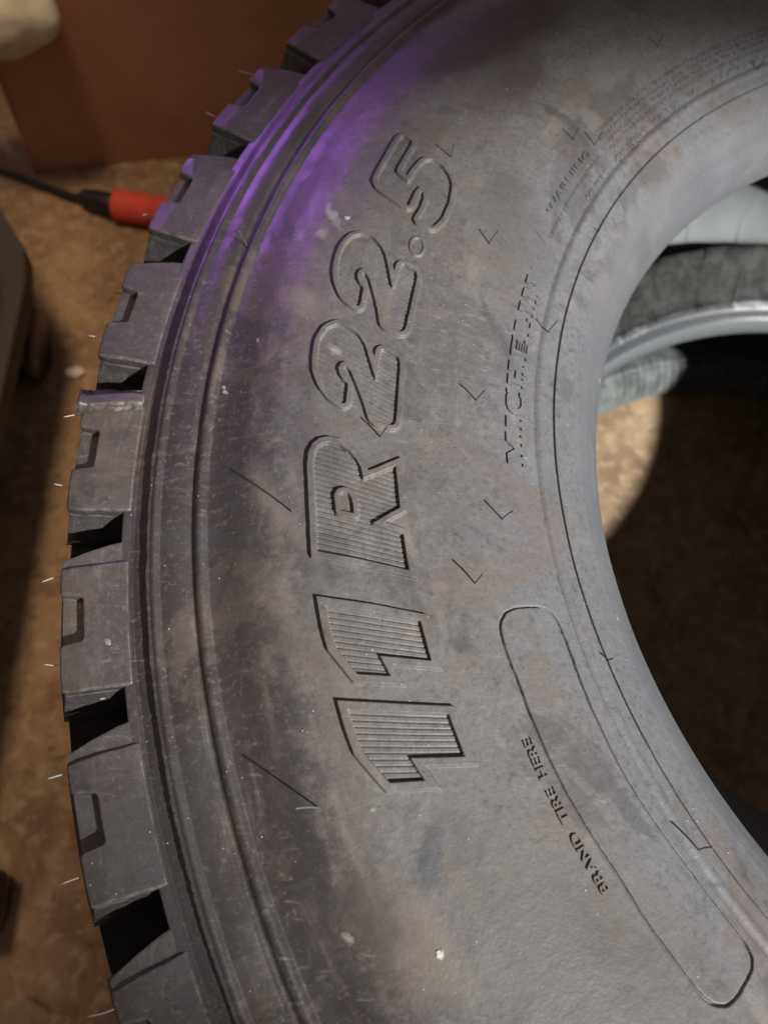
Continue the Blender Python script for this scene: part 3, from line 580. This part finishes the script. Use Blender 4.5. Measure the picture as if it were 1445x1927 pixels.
# curled flap of flash on one block
def flap():
    n = 40; rr_ = np.linspace(.4985, .5275, n); rows_ = []
    jag = .07*vnoise(np.arange(n)*.5, 41)+.10*vnoise(np.arange(n)*.17, 42)
    curl = np.clip((rr_-.521)/.007, 0, 1)
    for k, (dt, z) in enumerate(((1.62, .1150), (1.9, .1155), (2.4, .1161), (2.95, .1166))):
        t = np.radians(S0+2*PITCH+dt+.45*np.clip((rr_-.505)/.02, 0, 1)+jag*(k in (0, 3))); zz_ = z+.0030*curl*curl*(k < 3)
        rows_.append(np.stack([rr_*np.cos(t), rr_*np.sin(t), zz_], -1))
    V_ = np.stack(rows_); return mesh_np('rubber_flap', V_.reshape(-1, 3), grid_faces(4, n).reshape(-1, 4))
o = link('rubber_flap', flap(), M_blk, TY, OFF); o['label'] = 'curled torn flap of flash on a tread block'
mo = o.modifiers.new('s', 'SOLIDIFY'); mo.thickness = .00025

# ---------------------------------------------------------------- lower tyre
LT = root('truck_tyre', (.08, .12, 0), 'lower truck tyre lying on the floor, mostly hidden, seen through the hole', 'tyre')
LO = (0, 0, .14)
o_pr = [(.286,.085),(.290,.100),(.30,.112),(.33,.126),(.36,.132),(.40,.135),(.43,.133),(.46,.124),(.49,.114),(.501,.112)]
i_pr = [(.286,.085),(.288,.075),(.31,.090),(.35,.108),(.40,.115),(.45,.106),(.485,.07),(.492,0),(.485,-.07),(.45,-.110),(.40,-.122),(.36,-.118),(.335,-.108),(.318,-.100),(.308,-.103),(.300,-.110),(.294,-.119),(.289,-.128),(.2865,-.135),(.288,-.1395)]
link('sidewall', revolve('sidewall', refine(o_pr, 0, 1), np.arange(0, 360, 1.0), True, True), M_rub, LT, LO).data
def knurl(r, z, th):
    t = np.degrees(th) % 360
    on = np.clip((.318-r)/.004, 0, 1)*np.clip((r-.2868)/.001, 0, 1)*(z < -.09)
    a = np.clip(np.abs(((t/1.9) % 1)-.5)*2*2.2, 0, 1); b = np.clip(np.abs(((z/.0042) % 1)-.5)*2*1.8, 0, 1)
    k = np.minimum(a, b)*(.7+.3*vnoise(np.floor(t/1.9)*3.3+np.floor(z/.0042)*7.7, 55))
    return r-.0045*on*k, z+.004*on*k
ip = refine(i_pr, 0, 2); jj = []
for a, b in zip(ip, ip[1:]):
    L_ = math.hypot(b[0]-a[0], b[1]-a[1]); k = max(1, round(L_/.0006)) if a[1] < -.09 and a[0] < .32 else 1
    jj += [(a[0]+(b[0]-a[0])*i/k, a[1]+(b[1]-a[1])*i/k) for i in range(k)]
link('inner_liner', revolve('inner_liner', jj+[ip[-1]], np.array(seg((150-360, 70, 2), (70, 150, .12)))[:-1], True, True, knurl), plain('ribbed_bead_rubber', (.13, .145, .14), .6, .5, .35, 60), LT, LO)
link('tread_ring', revolve('tread_ring', [(.501, .112), (.5255, .110)]+[(.5255, z) for z in np.linspace(.108, -.112, 60)]+[(.501, -.118), (.46, -.137), (.40, -.1395), (.288, -.1395)], np.arange(0, 360, .5), True, True, lug_ring), M_blk, LT, LO)

# ---------------------------------------------------------------- floor and things on it
bm = bmesh.new(); bmesh.ops.create_grid(bm, x_segments=40, y_segments=40, size=4)
fl = link('floor', bm_mesh('floor', bm), M_floor); fl['kind'] = 'structure'; fl['label'] = 'brown stained concrete floor'

def cardboard():
    mt, nt, b = mat('cardboard', .85, .2); n = N(nt)
    pos = n('ShaderNodeTexCoord').outputs['Object']
    a = n.noise(pos, 4, 4, .6, .6); wv = n('ShaderNodeTexWave', {'Vector': pos, 'Scale': 70, 'Distortion': .4}).outputs[1]
    st = n('ShaderNodeMapping', {'Vector': pos, 'Scale': (2, 2, 30)}).outputs[0]; s = n.noise(st, 3, 4)
    c = n.mix(n.ramp(a, .3, .7), (.52, .26, .155), (.63, .33, .20)); c = n.mix(n.mul(n.ramp(n.noise(pos, 9, 5), .5, .7), .3), c, (.40, .20, .12))
    nt.links.new(c, b.inputs['Base Color']); nt.links.new(n.bump(wv, .12, .0008, n.bump(a, .4, .01)), b.inputs['Normal']); return mt
MC = cardboard()
BX = root('cardboard_box', (-.825, .7145, 0), 'large closed brown cardboard box standing on the floor behind the tyres', 'box', None, math.atan2(.228, .974))
def box_bm(x0, x1, y0, y1, z0, z1, bev=.003, seg_=2):
    bm = bmesh.new(); bmesh.ops.create_cube(bm, size=1)
    for v in bm.verts: v.co = Vector((x0 if v.co.x < 0 else x1, y0 if v.co.y < 0 else y1, z0 if v.co.z < 0 else z1))
    if bev: bmesh.ops.bevel(bm, geom=bm.edges[:], offset=bev, segments=seg_, affect='EDGES', profile=.6)
    return bm
WX, WY, WZ = .62, .42, .37
for nm, dims in (('side_panel', (.0035, WX-.0035, 0, .0035, .001, WZ)), ('side_panel', (.0035, WX-.0035, WY-.0035, WY, .001, WZ)), ('side_panel', (0, .003, .0005, WY-.0005, .001, WZ)), ('side_panel', (WX-.003, WX, .0005, WY-.0005, .001, WZ)),
                 ('flap', (.001, WX-.001, 0, WY/2-.001, WZ+.0005, WZ+.0035)), ('flap', (.001, WX-.001, WY/2+.001, WY, WZ+.0005, WZ+.0035)), ('bottom_panel', (.004, WX-.004, .004, WY-.004, .002, .005))):
    bm = box_bm(*dims, bev=.0008, seg_=1)
    bmesh.ops.subdivide_edges(bm, edges=[e for e in bm.edges if e.calc_length() > .2], cuts=18, use_grid_fill=True)
    if nm == 'side_panel' and dims[3] < .01 and dims[1] > .1:
        for v in bm.verts: v.co.y += .004*noise.noise(Vector((v.co.x*5, v.co.z*5, 3)))-.006*math.sin(math.pi*v.co.x/WX)*math.sin(math.pi*min(1, v.co.z/WZ))
    link(nm, bm_mesh(nm, bm), MC, BX)
link('packing_tape', bm_mesh('packing_tape', box_bm(-.001, WX+.001, WY/2-.025, WY/2+.025, WZ+.0037, WZ+.0041, 0)), plain('tape', (.42, .30, .16), .25, .5, .1), BX)

# cream lump added for an unidentified pale shape at the box's corner
def lump():
    bm = bmesh.new(); bmesh.ops.create_icosphere(bm, subdivisions=5, radius=1)
    for v in bm.verts:
        p = v.co.copy(); n_ = noise.fractal(p*1.1, 1.0, 2.0, 2)*.16
        p *= 1+n_; v.co = Vector((p.x*.085, p.y*.045, p.z*.060))
    return bm_mesh('lump', bm, True)

cl = link('pale_lump', lump(), plain('cream_lump', (.95, .86, .66), .9, .1, .15, 40)); cl.location = (-.806, .695, .262); tag(cl, 'pale cream lump of unknown kind by the upper left corner of the cardboard box', 'lump')

# cord and red connector
CP = [(-1.15, .85, .006), (-1.0, .78, .006), (-.885, .715, .008), (-.815, .688, .008), (-.775, .670, .011), (-.742, .6575, .016)]
PC = root('power_cord', (-.70, .645, 0), 'thin black cord ending in a red connector, on the floor beside the box', 'cord')
def rel(p): return Vector(p)-Vector((-.70, .645, 0))
bm = bmesh.new(); tube(bm, smooth_pts([rel(p) for p in CP], 3), .0042, 10); link('cable', bm_mesh('cable', bm, True), plain('black_cable', (.012, .012, .013), .4, .5, .1), PC)
a, b_ = Vector((-.752, .661, .018)), Vector((-.704, .6465, .021))
bm = bmesh.new(); tube(bm, [rel(a), rel(a.lerp(b_, .12)), rel(a.lerp(b_, .3)), rel(a.lerp(b_, .98)), rel(b_)], [.0055, .0105, .0125, .0150, .0148], 20)
link('boot', bm_mesh('boot', bm, True), plain('black_boot', (.014, .013, .015), .45, .5, .1), PC)
c_ = Vector((-.600, .630, .024)); bm = bmesh.new()
tube(bm, [rel(b_.lerp(c_, t)) for t in (-.004, .012, .05, .45, .5, .55, .97, 1)], [.0165, .0195, .0205, .0200, .0180, .0200, .0200, .0185], 24)
link('connector_body', bm_mesh('connector_body', bm, True), plain('red_plastic', (.66, .085, .060), .75, .4, .12, 50), PC)

# steel cart at the left edge
MS = plain('grey_steel', (.045, .041, .040), .5, .5, .15, 12)
MSd = plain('dark_steel', (.035, .032, .034), .5, .5, .15, 12)
CT = root('steel_cart', (-.812, .36, 0), 'grey steel cart with an angled corner at the left edge of the view', 'cart')
def prism(P, z0, z1, bev=.0012):
    bm = bmesh.new(); a = [bm.verts.new((x+.80, y-.36, z0)) for x, y in P]; b = [bm.verts.new((x+.80, y-.36, z1)) for x, y in P]; k = len(P)
    bm.faces.new(a[::-1]); bm.faces.new(b)
    for i in range(k): bm.faces.new((a[i], a[(i+1) % k], b[(i+1) % k], b[i]))
    bmesh.ops.recalc_face_normals(bm, faces=bm.faces[:])
    if bev: bmesh.ops.bevel(bm, geom=bm.edges[:], offset=bev, segments=2, affect='EDGES')
    return bm
# deck plate and the raised tray wall
link('deck_rim', bm_mesh('deck_rim', prism([(-.722,.430),(-.800,.545),(-1.25,.545),(-1.25,-.25),(-.715,-.25),(-.712,.02),(-.7135,.385)], .150, .180)), MS, CT)
link('side_panel', bm_mesh('side_panel', prism([(-.742,.362),(-.752,.388),(-.80,.470),(-1.20,.470),(-1.20,-.22),(-.735,-.22),(-.735,.05)], .181, .300)), MSd, CT)
link('corner_post', bm_mesh('corner_post', prism([(-.7365,.33),(-.7365,.372),(-.762,.405),(-.768,.402),(-.746,.368),(-.746,.33)], .181, .302, .0015)), MS, CT)
def caster(cx, cy, parent, org, rad=.040):
    o = Vector((cx, cy, rad))-Vector(org); bm = bmesh.new(); n = 28
    prof_ = [(.012, -.016), (rad-.006, -.016), (rad-.001, -.012), (rad, -.005), (rad, .005), (rad-.001, .012), (rad-.006, .016), (.012, .016)]
    rings = [[bm.verts.new(o+Vector((y*1.0, math.cos(2*math.pi*i/n)*r, math.sin(2*math.pi*i/n)*r))) for i in range(n)] for r, y in prof_]
    for A, B in zip(rings, rings[1:]):
        for i in range(n): bm.faces.new((A[i], A[(i+1) % n], B[(i+1) % n], B[i]))
    bm.faces.new(rings[0]); bm.faces.new(rings[-1][::-1]); bmesh.ops.recalc_face_normals(bm, faces=bm.faces[:])
    w_ = link('caster_wheel', bm_mesh('caster_wheel', bm, True), plain('caster_rubber', (.016, .018, .028), .3, .5, .1), parent)
    return w_
c1_ = caster(-.755, .402, CT, (-.80, .36, 0), .046)
link('fork', bm_mesh('fork', prism([(-.790,.360),(-.745,.360),(-.735,.43),(-.790,.43)], .094, .149, .004)), plain('fork_steel', (.15, .11, .07), .5, .5, .2), c1_)
# black castors of something standing out of view
for (cx, cy), lab, rd in (((-.708, -.195), 'black round rubber caster at the left edge, upper one', .030), ((-.640, -.385), 'black round rubber caster at the lower left corner', .036)):
    rt = root('floor_caster', (cx, cy, 0), lab, 'caster', 'black casters at the left edge'); caster(cx, cy, rt, (cx, cy, 0), rd)
    link('housing', bm_mesh('housing', box_bm(-.022, .022, -.028, .028, rd*1.4, rd*2+.02, .005)), plain('black_housing', (.012, .011, .011), .5, .4, .1), rt)
# litter
def chip(name, loc, sz, rz, color, lab, cat, seed):
    bm = bmesh.new(); bmesh.ops.create_icosphere(bm, subdivisions=3, radius=1)
    for v in bm.verts:
        p = v.co.copy(); p *= 1+.35*noise.noise(p*1.7+Vector((seed, 0, 0))); v.co = Vector((p.x*sz[0], p.y*sz[1], p.z*sz[2]))
    o = link(name, bm_mesh(name, bm, True), plain(name, color, .7, .3, .2, 90)); o.location = loc; o.rotation_euler = (0, 0, rz); tag(o, lab, cat)
chip('stone_chip', (-.722, .392, .004), (.013, .007, .004), .3, (.90, .80, .70), 'pale stone chip lying on the floor between cart and tyre', 'chip', 3)
chip('wood_sliver', (-.862, .628, .003), (.005, .022, .003), .5, (.45, .36, .26), 'pale thin sliver on the floor below the cord', 'sliver', 8)
